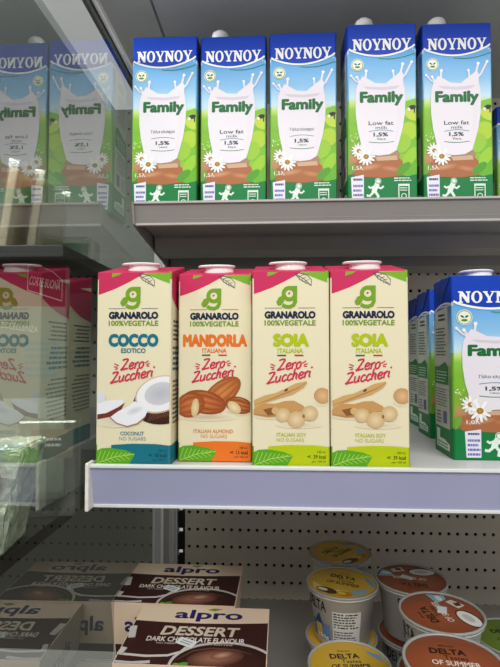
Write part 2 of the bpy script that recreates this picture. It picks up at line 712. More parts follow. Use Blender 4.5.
def daisy(art, x, y, r, lay, seed):
    n = 13
    for k in range(n):
        a = 2 * PI * k / n + seed
        art.ell(x + 0.60 * r * math.cos(a), y + 0.60 * r * math.sin(a), 0.42 * r, 0.135 * r, (246, 245, 240) if k % 2 else (228, 228, 226), lay + (k % 2) * 0.5, rot=a, n=10)
    art.ell(x, y, 0.30 * r, 0.27 * r, (196, 150, 60), lay + 1, n=14, edge=(150, 104, 40))


def milk_art(w, h, small, fat_word, greek_volume, sh=0.0):
    A = Art()
    X = lambda f: (f - 0.5) * w
    Y = lambda f: (1 - f) * h
    e = 0.0018
    # sky, field and table
    A.ramp(X(0) + e, X(1) - e, [(Y(0.995), (20, 120, 62)), (Y(0.83), (30, 132, 66))], 0)
    A.ramp(X(0) + e, X(1) - e, [(Y(0.83), (150, 100, 62)), (Y(0.74), (190, 138, 96)), (Y(0.70), (140, 170, 60)), (Y(0.60), (112, 172, 48)), (Y(0.47), (140, 196, 64)), (Y(0.435), (196, 222, 120)),
                                (Y(0.40), (196, 226, 240)), (Y(0.30), (140, 192, 232)), (Y(0.16), (96, 166, 222)), (Y(0.12), (96, 166, 222))], 0)
    A.rect(X(0) + e, X(1) - e, Y(0.13), Y(0.004), NAVY, 1)
    # hills, leaves and table edge
    A.poly([(X(.55), Y(.46)), (X(.75), Y(.44)), (X(1) - e, Y(.415)), (X(1) - e, Y(.60)), (X(.55), Y(.60))], (128, 188, 52), 1)
    for i, (a, bq, rx, ry, ro, c) in enumerate(((.86, .60, .16, .05, 50, (172, 204, 60)), (.92, .70, .17, .06, 35, (120, 184, 50)), (.78, .66, .15, .045, 60, (150, 196, 60)),
                                                (.90, .78, .14, .055, 20, (96, 170, 48)), (.76, .76, .12, .04, 40, (140, 190, 62)), (.03, .60, .12, .06, 70, (126, 184, 52)), (.95, .50, .10, .05, 70, (190, 212, 70)))):
        A.ell(X(a), Y(bq), rx * w, ry * h, c, 2 + 0.2 * i, rot=R(ro), n=16)
    A.poly([(X(0.03), Y(.78)), (X(.25), Y(.735)), (X(.72), Y(.735)), (X(.85), Y(.78)), (X(.9), Y(.835)), (X(.5), Y(.85)), (X(0.1), Y(.84))], (168, 106, 68), 4)
    A.poly([(X(.36), Y(.705)), (X(.72), Y(.70)), (X(.76), Y(.735)), (X(.36), Y(.745))], (166, 132, 104), 4.3)
    A.poly([(X(.40), Y(.735)), (X(.70), Y(.728)), (X(.72), Y(.752)), (X(.42), Y(.756))], (206, 168, 138), 4.6)
    A.ell(X(.30), Y(.79), .20 * w, .018 * h, (206, 154, 112), 4.2, rot=R(8), n=18, edge=(172, 110, 72))
    A.ell(X(.62), Y(.80), .16 * w, .016 * h, (196, 140, 98), 4.2, rot=R(-10), n=18, edge=(170, 108, 70))
    for i, (a, bq, rx, ry, ro, c) in enumerate(((.97, .80, .20, .035, 25, (104, 176, 48)), (.90, .735, .16, .030, 55, (150, 200, 56)), (.80, .80, .13, .022, 40, (84, 156, 50)), (.04, .80, .09, .022, 60, (112, 160, 60)))):
        A.ell(X(a), Y(bq), rx * w, ry * h, c, 4.7 + .05 * i, rot=R(ro), n=16)
    # green foot of the pack
    A.poly([(X(0) + e, Y(.995)), (X(1) - e, Y(.995))] + [(X(1 - f) - (e if f == 0 else -e if f == 1 else 0), Y(.832 + .022 * math.sin(PI * f) + 0.004 * f)) for f in (0, .1, .25, .4, .5, .6, .75, .9, 1)], (22, 122, 64), 5)
    # curved lower edge of the blue top
    cv = [(f, .128 + .054 * (1 - ((f - .48) / .52) ** 2) - .010 * f) for f in [k / 16 for k in range(17)]]
    up = [(X(min(max(f, .02), .98)), Y(v)) for f, v in cv]
    A.poly([(X(.02), Y(.10)), (X(.98), Y(.10))] + up[::-1], NAVY, 3)
    A.stroke(up, 0.0024, (238, 242, 244), 6)
    A.stroke([(x + 0.14 * w, y - 0.004) for x, y in up[5:15]], 0.0009, (60, 150, 90), 6.2)
    serif_word(A, 'NOYNOY', X(.075), X(.925), Y(.145), Y(.082), WHITE, 7)
    A.ell(X(.95), Y(.145), .009 * w, .009 * w, WHITE, 7, n=8)
    # leaf badge
    bx, by, br = X(.145), Y(.225), .092 * w
    A.ell(bx, by, br, br, (236, 238, 222), 6)
    A.ring(bx, by, br * 0.86, br * 0.10, (120, 150, 70), 7)
    A.ell(bx - br * .28, by + br * .12, br * .26, br * .12, (40, 90, 50), 7, rot=R(-30), n=10)
    A.ell(bx + br * .28, by + br * .12, br * .26, br * .12, (40, 90, 50), 7, rot=R(30), n=10)
    A.ell(bx, by - br * .36, br * .42, br * .17, (70, 140, 60), 7, n=12)
    # jug of milk with its splash
    MK, MK2 = (230, 225, 233), (212, 204, 216)
    left = [(.165, .315), (.125, .36), (.112, .42), (.115, .50), (.14, .58), (.18, .65), (.21, .70)]
    right = [(.70, .70), (.74, .65), (.79, .58), (.825, .50), (.835, .42), (.825, .36), (.80, .315)]
    A.poly([(X(a), Y(c)) for a, c in left + [(.30, .722), (.45, .728), (.60, .722)] + right + [(.7, .33), (.5, .335), (.3, .33)]], MK, 8)
    for a, c, sw in ((.05, .284, .030), (.135, .294, .035), (.27, .26, .04), (.80, .225, .04), (.93, .215, .035), (.66, .262, .035)):
        base = (.24, .335) if a < .5 else (.70, .335)
        A.stroke([(X(a), Y(c)), (X(a * .6 + base[0] * .4), Y(c * .5 + base[1] * .5 + .008)), (X(base[0]), Y(base[1]))], sw * .75 * w, MK, 8.4)
        A.ell(X(a), Y(c), sw * w * .6, sw * w * .6, WHITE, 8.8, n=10)
    A.poly([(X(a), Y(c)) for a, c in ((.17, .32), (.22, .288), (.30, .305), (.40, .328), (.55, .332), (.62, .31), (.70, .288), (.78, .262), (.81, .285), (.80, .35), (.5, .365), (.2, .355))], MK, 8.6)
    A.poly([(X(a), Y(c)) for a, c in ((.22, .345), (.5, .352), (.76, .343), (.70, .362), (.5, .368), (.28, .36))], MK2, 9)
    A.poly([(X(a), Y(c)) for a, c in ((.71, .40), (.80, .38), (.79, .52), (.70, .66), (.66, .66), (.72, .52))], (228, 222, 230), 8.9)
    A.text('Family', X(.175), X(.805), Y(.455), Y(.374), (28, 108, 54), 10, bold=0.09)
    A.text(small[0], X(.30), X(.66), Y(.560), Y(.538), (40, 54, 42), 10, bold=.012)
    if len(small) > 1:
        A.text(small[1], X(.40), X(.57), Y(.582), Y(.566), (60, 74, 60), 10)
    A.stroke([(X(.30 + .36 * k / 8), Y(.588 - .008 * math.sin(PI * k / 8) + (.008 if len(small) > 1 else 0))) for k in range(9)], .0007, (70, 130, 160), 10)
    A.text('1,5%', X(.37), X(.58), Y(.626), Y(.601), (40, 56, 46), 10, bold=0.05)
    A.text(fat_word, X(.42), X(.55), Y(.642), Y(.631), (70, 84, 70), 10)
    A.stroke([(X(.30 + .36 * k / 8), Y(.652 + .006 * math.sin(PI * k / 8))) for k in range(9)], .0008, (60, 130, 70), 10)
    # cow, flowers, lower print
    A.ell(X(.93), Y(.465), .055 * w, .012 * h, (46, 46, 50), 7, rot=R(15), n=12)
    A.ell(X(.885), Y(.477), .022 * w, .010 * h, (230, 228, 226), 7.4, n=10)
    A.rect(X(.955), X(.972), Y(.495), Y(.47), (50, 50, 54), 7)
    for k in range(14):
        A.ell(X(.03 + .16 * random.random()), Y(.60 + .08 * random.random()), .008 * w, .008 * w, (226, 236, 200), 6, n=7)
    daisy(A, X(.155 + sh * .5), Y(.700), .110 * w, 9, 0.2)
    daisy(A, X(.260 + sh * .5), Y(.733), .135 * w, 11, 0.5)
    A.text(greek_volume, X(.06 + sh), X(.22 + sh), Y(.808), Y(.782), (236, 234, 226), 9, bold=0.02)
    A.poly([(X(.055 + sh), Y(.985)), (X(.225 + sh), Y(.985)), (X(.225 + sh), Y(.832)), (X(.04 + sh), Y(.845))], (226, 224, 236), 9)
    A.lines(X(.075 + sh), X(.215 + sh), Y(.87), Y(.845), 1, (60, 70, 120), 10, seed=3)
    A.lines(X(.07 + sh), X(.22 + sh), Y(.98), Y(.88), 4, (112, 112, 176), 10, fill=.5, seed=4)
    # small running figure
    rc = (222, 236, 224)
    A.ell(X(.43 + sh), Y(.868), .030 * w, .030 * w, rc, 9, n=12)
    A.ring(X(.43 + sh), Y(.868), .042 * w, .008 * w, rc, 9, n=14)
    A.stroke([(X(.42 + sh), Y(.882)), (X(.38 + sh), Y(.912)), (X(.37 + sh), Y(.93))], .075 * w, rc, 9)
    A.stroke([(X(.37 + sh), Y(.925)), (X(.31 + sh), Y(.948)), (X(.265 + sh), Y(.945))], .035 * w, rc, 9)
    A.stroke([(X(.39 + sh), Y(.925)), (X(.43 + sh), Y(.948)), (X(.42 + sh), Y(.978))], .038 * w, rc, 9)
    A.stroke([(X(.40 + sh), Y(.895)), (X(.47 + sh), Y(.908)), (X(.51 + sh), Y(.895))], .030 * w, rc, 9)
    A.stroke([(X(.38 + sh), Y(.895)), (X(.32 + sh), Y(.905)), (X(.29 + sh), Y(.895))], .030 * w, rc, 9)
    # recycling block
    A.lines(X(.66), X(.94), Y(.872), Y(.846), 2, (222, 236, 224), 9, seed=6)
    A.rect(X(.72), X(.88), Y(.985), Y(.884), (214, 232, 218), 9)
    A.rect(X(.735), X(.865), Y(.972), Y(.896), (22, 112, 58), 9.5)
    A.ring(X(.80), Y(.95), .035 * w, .012 * w, (214, 232, 218), 10, n=12)
    A.lines(X(.745), X(.855), Y(.925), Y(.90), 2, (214, 232, 218), 10, seed=8)
    A.clip(-w / 2 + 0.0016, w / 2 - 0.0016, 0.001, h)
    return A


def milk_side(d, h):
    A = Art()
    X = lambda f: (f - 0.5) * d
    Y = lambda f: (1 - f) * h
    e = .0018
    A.ramp(X(0) + e, X(1) - e, [(Y(.99), (20, 116, 60)), (Y(.84), (26, 126, 62)), (Y(.83), (96, 160, 60)), (Y(.6), (100, 164, 58)), (Y(.5), (150, 196, 90)), (Y(.42), (170, 206, 216)), (Y(.16), (70, 130, 190))], 0)
    A.rect(X(0) + e, X(1) - e, Y(.15), Y(.01), NAVY, 0)
    cv = [(X(min(max(k / 10, .03), .97)), Y(.15 + .035 * (1 - k / 10) - .025 * math.sin(PI * k / 10))) for k in range(11)]
    A.poly([(X(.08), Y(.845)), (X(.86), Y(.845)), (X(.80), Y(.16)), (X(.10), Y(.18))], (190, 196, 186), 2)
    A.poly([(X(.03), Y(.12)), (X(.97), Y(.12))] + cv[::-1], NAVY, 3)
    A.stroke(cv, .002, (226, 232, 236), 4)
    A.lines(X(.30), X(.70), Y(.24), Y(.19), 2, (58, 62, 70), 5, seed=11)
    A.lines(X(.16), X(.72), Y(.44), Y(.27), 9, (78, 84, 84), 5, fill=.35, seed=12)
    A.poly([(X(.08), Y(.60)), (X(.82), Y(.60)), (X(.82), Y(.50)), (X(.66), Y(.47)), (X(.30), Y(.50)), (X(.08), Y(.50))], (34, 120, 62), 5)
    A.lines(X(.16), X(.76), Y(.59), Y(.52), 4, (200, 222, 204), 6, fill=.3, seed=13)
    A.lines(X(.14), X(.74), Y(.73), Y(.62), 7, (78, 84, 84), 5, fill=.35, seed=14)
    A.rect(X(.52), X(.72), Y(.82), Y(.75), (92, 92, 140), 5)
    A.lines(X(.16), X(.46), Y(.83), Y(.75), 4, (84, 90, 90), 5, seed=15)
    A.poly([(X(.16), Y(.965)), (X(.84), Y(.965)), (X(.86), Y(.93)), (X(.6), Y(.91)), (X(.34), Y(.91)), (X(.34), Y(.86)), (X(.16), Y(.86))], (206, 222, 210), 5)
    A.lines(X(.22), X(.8), Y(.96), Y(.925), 2, (60, 120, 80), 6, seed=16)
    return A


def milk_col(f, x, y):
    if f > .86:
        return NAVY
    if f > .84:
        return (200, 214, 226)
    if f > .58:
        return (120, 180, 222)
    if f > .17:
        return (118, 176, 60)
    return (22, 120, 62)


def cap_mesh(r, h, tab=True):
    bm = bmesh.new()
    lathe(bm, [(0, 0), (r * 0.92, 0), (r * .92, h * .18), (r * .98, h * .2), (r * .98, h * .62), (r * .90, h * .78), (r * .6, h * .96), (0, h)], 32)
    return bm


def flip_cap(parent, x, y, z, s=1.0, tilt=0.0):
    """low white screw closure: neck, flat lid and the tab that overhangs to the left"""
    bm = bmesh.new()
    lathe(bm, [(0, 0), (.0150 * s, 0), (.0150 * s, .0035 * s), (.0140 * s, .0036 * s), (.0140 * s, .0075 * s), (.0145 * s, .0078 * s), (.0145 * s, .0100 * s), (.0135 * s, .0108 * s), (0, .0110 * s)], 32)
    c = obj('cap', bm, M['cap'], parent)
    c.location = (x, y, z)
    c.rotation_euler = (tilt, 0, 0)
    c.scale = (1, 1, .78)
    bm = bmesh.new()
    lathe(bm, [(0, .0085 * s), (.0155 * s, .0085 * s), (.0160 * s, .0100 * s), (.0150 * s, .0112 * s), (0, .0114 * s)], 32)
    for v in bm.verts:
        if v.co.x < 0:
            v.co.x *= 1.32
    obj('lid_tab', bm, M['cap'], c)
    return c


def make_milk(label, w, d, h, small, fat_word, vol, cap_at, cap_kind, loc, rotz, group):
    t = thing('milk_carton', label, 'milk carton', loc, rotz, group)
    zs = sorted(set([0, .004] + [h * f for f in (.17, .3, .58, .7, .84, .86, .93)] + [h]))
    rounded_body('carton_body', w, d, h, 0.0022, zs, milk_col, M['print'], t)
    milk_art(w, h, small, fat_word, vol, .09 if h < .2 else 0).build('front_print', front_of(d), M['print'], t)
    milk_side(d, h).build('side_print', left_of(w), M['print'], t)
    # folded ear of the carton top on each side, and the sealed fin across the top
    bm = bmesh.new()
    for s in (-1, 1):
        vs = [bm.verts.new((s * (w / 2 + q), y, z)) for q in (.0002, .0011) for y, z in ((-d * .44, h - .001), (d * .44, h - .001), (0, h - d * .42))]
        bm.faces.new(vs[:3])
        bm.faces.new(vs[3:])
        for i in range(3):
            bm.faces.new((vs[i], vs[(i + 1) % 3], vs[3 + (i + 1) % 3], vs[3 + i]))
    box(bm, -w / 2 + .002, w / 2 - .002, .002, .012, h + .0008, h + .0022)
    obj('folded_flap', bm, principled('blue_flap', (24, 56, 140), rough=.36), t)
    if cap_kind == 'dome':
        c = obj('cap', cap_mesh(.0125, .0175), M['cap'], t, smooth=True)
        c.location = (cap_at[0], cap_at[1], h + .0012)
    else:
        flip_cap(t, cap_at[0], cap_at[1], h + .0012)
    return t


# upper shelf: five tall cartons
UW, UD, UH = 0.0905, 0.066, 0.2435
ufront = 0.672
eng = ('Low fat', 'milk')
grk = ('Γάλα ελαφρύ',)
GU = 'tall milk cartons on the upper shelf'


def upper_pos(px_left, extra=0.0, y=ufront):
    x = at(px_left, 120, y).x + UW / 2
    return (x, y + UD / 2, Z_UP)


m1 = make_milk('tall blue and green milk carton at left end of upper shelf by glass', UW, UD, UH, grk, 'λιπαρά', '1,5λ', (.015, .024), 'dome', upper_pos(132.0), 0, GU)
m3 = dup(m1, upper_pos(270.0, y=.674), 0, 'middle of the five tall milk cartons on the upper shelf', GU)
m2 = make_milk('second tall milk carton from the left on the upper shelf, cap showing', UW, UD, UH, eng, 'fat', '1,5λ', (-.020, -.014), 'dome', upper_pos(200.5, y=.676), 0, GU)
m4 = dup(m2, upper_pos(347.5, y=.650 + .01), R(0.5), 'fourth tall milk carton from the left on upper shelf, tallest looking', GU)
m5 = dup(m2, upper_pos(422.5, y=.664), R(0.8), 'rightmost whole tall milk carton on the upper shelf', GU)
m6 = make_milk('low dark blue carton standing behind the right end of upper row', .088, .062, .195, eng, 'fat', '1,0λ', (-.016, .004), 'flip', (at(496.5, 120, .80).x + .044, .80 + .031, Z_UP), 0, None)
m6['label'] = 'lower milk carton peeking in at the right edge of the upper shelf'

# middle shelf, right: three litre cartons one behind the other
LW, LD, LH = 0.0905, 0.062, 0.1945
GL = 'litre milk cartons on the middle shelf'
p = at(452.6, 365, .542)
n1 = make_milk('front litre milk carton on middle shelf at right edge of photo', LW, LD, LH, grk, 'λιπαρά', '1,0λ', (-.006, -.002), 'flip', (p.x + LW / 2, .542 + LD / 2, Z_MID), R(-.5), GL)
p = at(430.5, 365, .670)
n2 = dup(n1, (p.x + LW / 2, .670 + LD / 2, Z_MID), R(-1), 'litre milk carton directly behind the front one on middle shelf', GL)
p = at(420, 365, .76)
n3 = dup(n1, (p.x + LW / 2, .76 + LD / 2, Z_MID), R(1), 'rearmost litre milk carton showing as a blue sliver on middle shelf', GL)

for o in (n2, n3):
    for ch in o.children:
        if ch.name.startswith('cap'):
            ch.location.x = .024

# ------------------------------------------------------------------ plant drink cartons
CREAM = (231, 221, 188)
PINK = (202, 48, 92)
LEAF = (122, 176, 44)
GW, GD, GH = 0.0770, 0.073, 0.1945
GSLOPE = 0.0165

SCRIPT = {   # hand-lettered strokes on a 1 x 1 cell (x right, y up)
    'Z': ([[(0, .92), (.25, 1.0), (.75, .98), (.55, .62), (.25, .2), (.0, .02), (.4, .06), (.95, .12)]], 1.0),
    'e': ([[(.1, .3), (.55, .36), (.6, .55), (.35, .62), (.12, .4), (.2, .1), (.45, .02), (.75, .16)]], .72),
    'r': ([[(.12, .6), (.2, .3), (.18, .02)], [(.18, .35), (.4, .6), (.62, .56)]], .62),
    'o': ([[(.4, .62), (.12, .42), (.18, .08), (.45, .02), (.66, .25), (.6, .55), (.4, .62)]], .75),
    'u': ([[(.1, .6), (.1, .15), (.3, .02), (.55, .2), (.62, .6), (.6, .15), (.75, .03)]], .8),
    'c': ([[(.62, .5), (.4, .62), (.14, .4), (.18, .08), (.42, .02), (.68, .16)]], .68),
    'h': ([[(.18, 1.05), (.14, .5), (.12, .02)], [(.13, .3), (.35, .6), (.55, .5), (.54, .15), (.7, .02)]], .75),
    'i': ([[(.15, .6), (.14, .15), (.3, .02)], [(.24, .86), (.30, .98)]], .4),
    'n': ([[(.12, .6), (.12, .02)], [(.12, .3), (.35, .6), (.55, .48), (.55, .02)]], .75),
}


def script_word(art, word, x0, x1, y0, h, col, lay, rise=0.0, shear=0.22, wt=.0013):
    tot = sum(SCRIPT[c][1] for c in word)
    s = (x1 - x0) / tot
    x = x0
    for c in word:
        strokes, adv = SCRIPT[c]
        for st in strokes:
            pts = []
            for i in range(len(st) - 1):
                p0 = st[max(i - 1, 0)]
                p1, p2 = st[i], st[i + 1]
                p3 = st[min(i + 2, len(st) - 1)]
                for k in range(5):
                    t = k / 5
                    q = [0.5 * (2 * p1[a] + (p2[a] - p0[a]) * t + (2 * p0[a] - 5 * p1[a] + 4 * p2[a] - p3[a]) * t * t + (3 * p1[a] - p0[a] - 3 * p2[a] + p3[a]) * t ** 3) for a in (0, 1)]
                    pts.append(q)
            pts.append(st[-1])
            out = []
            for a, b in pts:
                X = x + a * s
                out.append((X + b * h * shear, y0 + b * h + (X - x0) * rise))
            for q in range(len(out) - 1):
                a, b = Vector(out[q]), Vector(out[q + 1])
                ex = (b - a) * .18
                art.stroke([tuple(a - ex), tuple(b + ex)], wt, col, lay)
        x += adv * s


def leaf_shape(art, pts, col, vein, lay, w=.0006):
    art.poly(pts, col, lay)


def g_mark(A, x, y, r, lay):
    """round green letter with a wing-like leaf at its lower left"""
    G = (118, 160, 36)
    A.ring(x, y, r * .74, r * .52, G, lay, n=28)
    A.poly([(x + r * .2, y + r), (x + r, y + r), (x + r, y - r * .1), (x + r * .48, y - r * .1), (x + r * .48, y + r * .5)], G, lay + .2)
    A.stroke([(x + r * .74, y + r * .1), (x + r * .74, y - r * 1.05), (x + r * .52, y - r * 1.5), (x + r * .05, y - r * 1.72), (x - r * .5, y - r * 1.66), (x - r * .9, y - r * 1.45)], r * .50, G, lay + .2)
    A.poly([(x - r * 1.7, y - r * 1.1), (x - r * 1.35, y - r * .45), (x - r * .85, y - r * .25), (x - r * .65, y - r * .9), (x - r * 1.0, y - r * 1.45), (x - r * 1.45, y - r * 1.55)], G, lay + .2)
    A.ell(x - r * .02, y + r * .05, r * .16, r * .10, (70, 90, 60), lay + .6, rot=R(40), n=8)


def plant_front(kind):
    w, h = GW, GH
    A = Art()
    X = lambda f: (f - 0.5) * w
    Y = lambda f: (1 - f) * h
    e = .0016
    A.rect(X(0) + e, X(1) - e, Y(.998), Y(.002), CREAM, 0)
    # pink sweep, green leaf and drawn leaf at the top
    A.poly([(X(0) + e, Y(.002)), (X(.64), Y(.002)), (X(.56), Y(.022)), (X(.42), Y(.052)), (X(.25), Y(.084)), (X(.10), Y(.106)), (X(0) + e, Y(.116))], PINK, 1)
    A.poly([(X(.20), Y(.002)), (X(.34), Y(.002)), (X(.28), Y(.014)), (X(.20), Y(.024))], LEAF, 2)
    A.poly([(X(.62), Y(.004)), (X(1) - e, Y(.002)), (X(1) - e, Y(.058)), (X(.88), Y(.044)), (X(.76), Y(.024))], LEAF, 2)
    A.stroke([(X(a), Y(b)) for a, b in ((.56, .012), (.62, .040), (.72, .062), (.77, .074), (.775, .045), (.72, .02), (.62, .008), (.56, .012))], .0006, (70, 74, 84), 3)
    A.stroke([(X(a), Y(b)) for a, b in ((.57, .014), (.68, .04), (.77, .072))], .0005, (70, 74, 84), 3)
    for k in range(3):
        A.stroke([(X(.61 + .04 * k), Y(.024 + .012 * k)), (X(.67 + .035 * k), Y(.018 + .012 * k))], .0004, (70, 74, 84), 3)
        A.stroke([(X(.61 + .04 * k), Y(.024 + .012 * k)), (X(.62 + .035 * k), Y(.044 + .010 * k))], .0004, (70, 74, 84), 3)
    g_mark(A, X(.485), Y(.115), .0078, 3)
    navy = (30, 40, 66)
    A.rect(X(.16), X(.39), Y(.1905), Y(.188), (90, 76, 96), 3)
    A.rect(X(.60), X(.82), Y(.1905), Y(.188), (90, 76, 96), 3)
    A.text('GRANAROLO', X(.16), X(.825), Y(.2445), Y(.205), navy, 3, bold=.11)
    A.text('100%VEGETALE', X(.16), X(.825), Y(.280), Y(.252), (116, 150, 34), 3, bold=.05)
    MAIN = {'coconut': (24, 112, 130), 'almond': (228, 116, 40), 'soy': (176, 192, 20)}[kind]
    word = {'coconut': 'COCCO', 'almond': 'MANDORLA', 'soy': 'SOIA'}[kind]
    sub = {'coconut': 'ESOTICO', 'almond': 'ITALIANA', 'soy': 'ITALIANA'}[kind]
    xa, xb = {'coconut': (.16, .83), 'almond': (.065, .94), 'soy': (.27, .74)}[kind]
    A.text(word, X(xa), X(xb), Y(.390), Y(.321), MAIN, 3, bold=.115)
    A.text(sub, X(.33), X(.66), Y(.422), Y(.397), MAIN, 3, bold=.05)
    if kind != 'coconut':
        A.rect(X(.325), X(.44), Y(.438), Y(.430), (40, 120, 60), 3)
        A.rect(X(.55), X(.665), Y(.438), Y(.430), (206, 50, 60), 3)
    red = (204, 52, 80)
    script_word(A, 'Zero', X(.325), X(.63), Y(.512), .0108, red, 4, rise=.10, wt=.0017)
    script_word(A, 'Zuccheri', X(.19), X(.76), Y(.581), .0108, red, 4, rise=.16, wt=.0017)
    for a, b, c, d in ((.24, .478, .30, .488), (.235, .494, .285, .496), (.25, .508, .29, .503), (.70, .462, .65, .474), (.72, .476, .67, .482), (.71, .49, .67, .489)):
        A.stroke([(X(a), Y(b)), (X(c), Y(d))], .0011, red, 4)
    if kind == 'coconut':
        A.ell(X(.82), Y(.70), .40 * w, .052 * h, (216, 206, 184), 4, n=20, edge=CREAM)
        A.ell(X(.27), Y(.78), .30 * w, .030 * h, (214, 206, 188), 4, n=20, edge=CREAM)
        br = (84, 48, 30)
        A.ell(X(.93), Y(.670), .44 * w, .118 * h, br, 5, rot=R(14), n=36, edge=(58, 34, 24))
        for k in range(14):
            a = R(-80 + 10 * k)
            A.stroke([(X(.70 + .03 * k), Y(.775 - .003 * k)), (X(.74 + .03 * k), Y(.735 - .002 * k))], .0005, (130, 84, 52), 5.4)
        A.ell(X(.86), Y(.637), .345 * w, .094 * h, (196, 176, 160), 6, rot=R(18), n=36)
        A.ell(X(.86), Y(.635), .325 * w, .088 * h, (240, 238, 240), 6.4, rot=R(18), n=36)
        A.ell(X(.86), Y(.632), .215 * w, .058 * h, (186, 186, 194), 6.8, rot=R(15), n=28, edge=(206, 206, 212))
        # two loose pieces
        A.poly([(X(.0) + e, Y(.665)), (X(.10), Y(.672)), (X(.34), Y(.664)), (X(.385), Y(.680)), (X(.34), Y(.715)), (X(.24), Y(.742)), (X(.10), Y(.758)), (X(0) + e, Y(.760))], (236, 234, 240), 6)
        A.poly([(X(.0) + e, Y(.742)), (X(.14), Y(.735)), (X(.30), Y(.704)), (X(.385), Y(.680)), (X(.33), Y(.725)), (X(.20), Y(.754)), (X(0) + e, Y(.768))], (122, 50, 42), 6.4)
        A.ell(X(.03), Y(.655), .10 * w, .030 * h, (220, 218, 228), 6.2, n=18)
        A.poly([(X(.19), Y(.757)), (X(.30), Y(.725)), (X(.44), Y(.698)), (X(.52), Y(.672)), (X(.60), Y(.690)), (X(.70), Y(.715)), (X(.66), Y(.752)), (X(.56), Y(.786)), (X(.42), Y(.802)), (X(.28), Y(.785))], (238, 237, 242), 7)
        A.ell(X(.52), Y(.722), .12 * w, .018 * h, (204, 204, 214), 7.4, rot=R(20), n=18, edge=(230, 230, 236))
        A.stroke([(X(.19), Y(.757)), (X(.28), Y(.787)), (X(.42), Y(.804)), (X(.56), Y(.788)), (X(.66), Y(.754))], .0012, (168, 120, 100), 7.8)
        cap1 = 'COCONUT'
    elif kind == 'almond':
        A.ell(X(.40), Y(.765), .40 * w, .022 * h, (196, 180, 154), 4, n=20, edge=CREAM)
        A.ell(X(.80), Y(.735), .22 * w, .022 * h, (196, 180, 154), 4, n=20, edge=CREAM)
        for cx, cy, rx, ry, ro, c0, c1, ly in ((.60, .635, .30, .062, 38, (214, 134, 70), (160, 84, 40), 5), (.36, .685, .30, .062, -12, (204, 112, 56), (150, 72, 36), 6),
                                               (.17, .700, .20, .066, 20, (206, 116, 60), (152, 76, 38), 7), (.83, .700, .19, .044, -14, (196, 112, 56), (140, 72, 38), 7)):
            A.ell(X(cx), Y(cy), rx * w, ry * h, c0, ly, rot=R(ro), n=28, edge=c1)
            for k in range(-3, 4):
                c, s = math.cos(R(ro)), math.sin(R(ro))
                off = k * ry * h * .26
                ln = rx * w * .82 * math.sqrt(max(.05, 1 - (k * .26) ** 2))
                A.stroke([(X(cx) + q * ln * c - off * s * (1 - .3 * q * q), Y(cy) + q * ln * s + off * c * (1 - .3 * q * q)) for q in (-1, -.5, 0, .5, 1)], .0006, (206, 140, 82) if k % 2 else (118, 58, 28), ly + .4, taper=True)
        A.ell(X(.235), Y(.715), .052 * w, .050 * h, (232, 214, 170), 8, rot=R(-6), n=20, edge=(214, 186, 130))
        A.ell(X(.765), Y(.712), .105 * w, .026 * h, (234, 218, 178), 8, rot=R(-40), n=20, edge=(210, 184, 132))
        cap1 = 'ITALIAN ALMOND'
    else:
        A.ell(X(.30), Y(.745), .30 * w, .018 * h, (196, 186, 166), 4, n=20, edge=CREAM)
        A.ell(X(.60), Y(.79), .30 * w, .018 * h, (206, 196, 176), 4, n=20, edge=CREAM)
        A.ell(X(.90), Y(.672), .10 * w, .020 * h, (204, 196, 180), 4, n=20, edge=CREAM)
        pod, pod2 = (206, 164, 104), (174, 126, 72)
        A.poly([(X(a), Y(b)) for a, b in ((.02, .665), (.16, .640), (.30, .628), (.42, .606), (.56, .578), (.70, .566), (.715, .574), (.66, .602), (.52, .634), (.34, .656), (.18, .676), (.03, .706))], pod, 5)
        A.stroke([(X(a), Y(b)) for a, b in ((.03, .688), (.22, .662), (.42, .630), (.58, .604), (.70, .574))], .0013, pod2, 5.5, taper=True)
        A.ell(X(.44), Y(.612), .028 * w, .006 * h, (110, 66, 36), 5.8, rot=R(35), n=10)
        A.poly([(X(a), Y(b)) for a, b in ((.01, .712), (.14, .680), (.30, .682), (.42, .668), (.54, .666), (.66, .690), (.70, .715), (.52, .722), (.40, .745), (.20, .752), (.02, .740))], (198, 150, 92), 6)
        A.poly([(X(a), Y(b)) for a, b in ((.14, .712), (.26, .702), (.36, .715), (.34, .735), (.20, .742))], (136, 90, 50), 6.4)
        A.ell(X(.30), Y(.718), .05 * w, .018 * h, (216, 172, 112), 6.8, n=14)
        A.stroke([(X(.02), Y(.735)), (X(.2), Y(.745)), (X(.4), Y(.74))], .0012, pod2, 6.9, taper=True)
        for cx, cy, rr, ly in ((.40, .740, .098, 7), (.745, .730, .105, 7.4), (.57, .762, .115, 8)):
            A.ell(X(cx), Y(cy), rr * w, rr * w * .95, (232, 208, 166), ly, n=24, edge=(204, 172, 122))
        A.ell(X(.665), Y(.745), .016 * w, .010 * h, (150, 100, 62), 8.4, n=10)
        A.ell(X(.91), Y(.640), .110 * w, .040 * h, (226, 184, 134), 7, rot=R(-15), n=24, edge=(196, 148, 98))
        cap1 = 'ITALIAN SOY'
    dim = {'coconut': (24, 112, 130), 'almond': (214, 140, 90), 'soy': (180, 188, 74)}[kind]
    xx = {'coconut': (.33, .645), 'almond': (.215, .75), 'soy': (.315, .70)}[kind]
    A.text(cap1, X(xx[0]), X(xx[1]), Y(.850), Y(.830), dim, 4, bold=.03)
    A.text('NO SUGARS', X(.315), X(.67), Y(.876), Y(.857), (126, 146, 150) if kind == 'coconut' else dim, 4)
    # coloured foot with leaf
    A.poly([(X(.21), Y(.998)), (X(1) - e, Y(.998)), (X(1) - e, Y(.900)), (X(.80), Y(.893)), (X(.5), Y(.892)), (X(.21), Y(.900))], MAIN if kind != 'soy' else (182, 198, 16), 5)
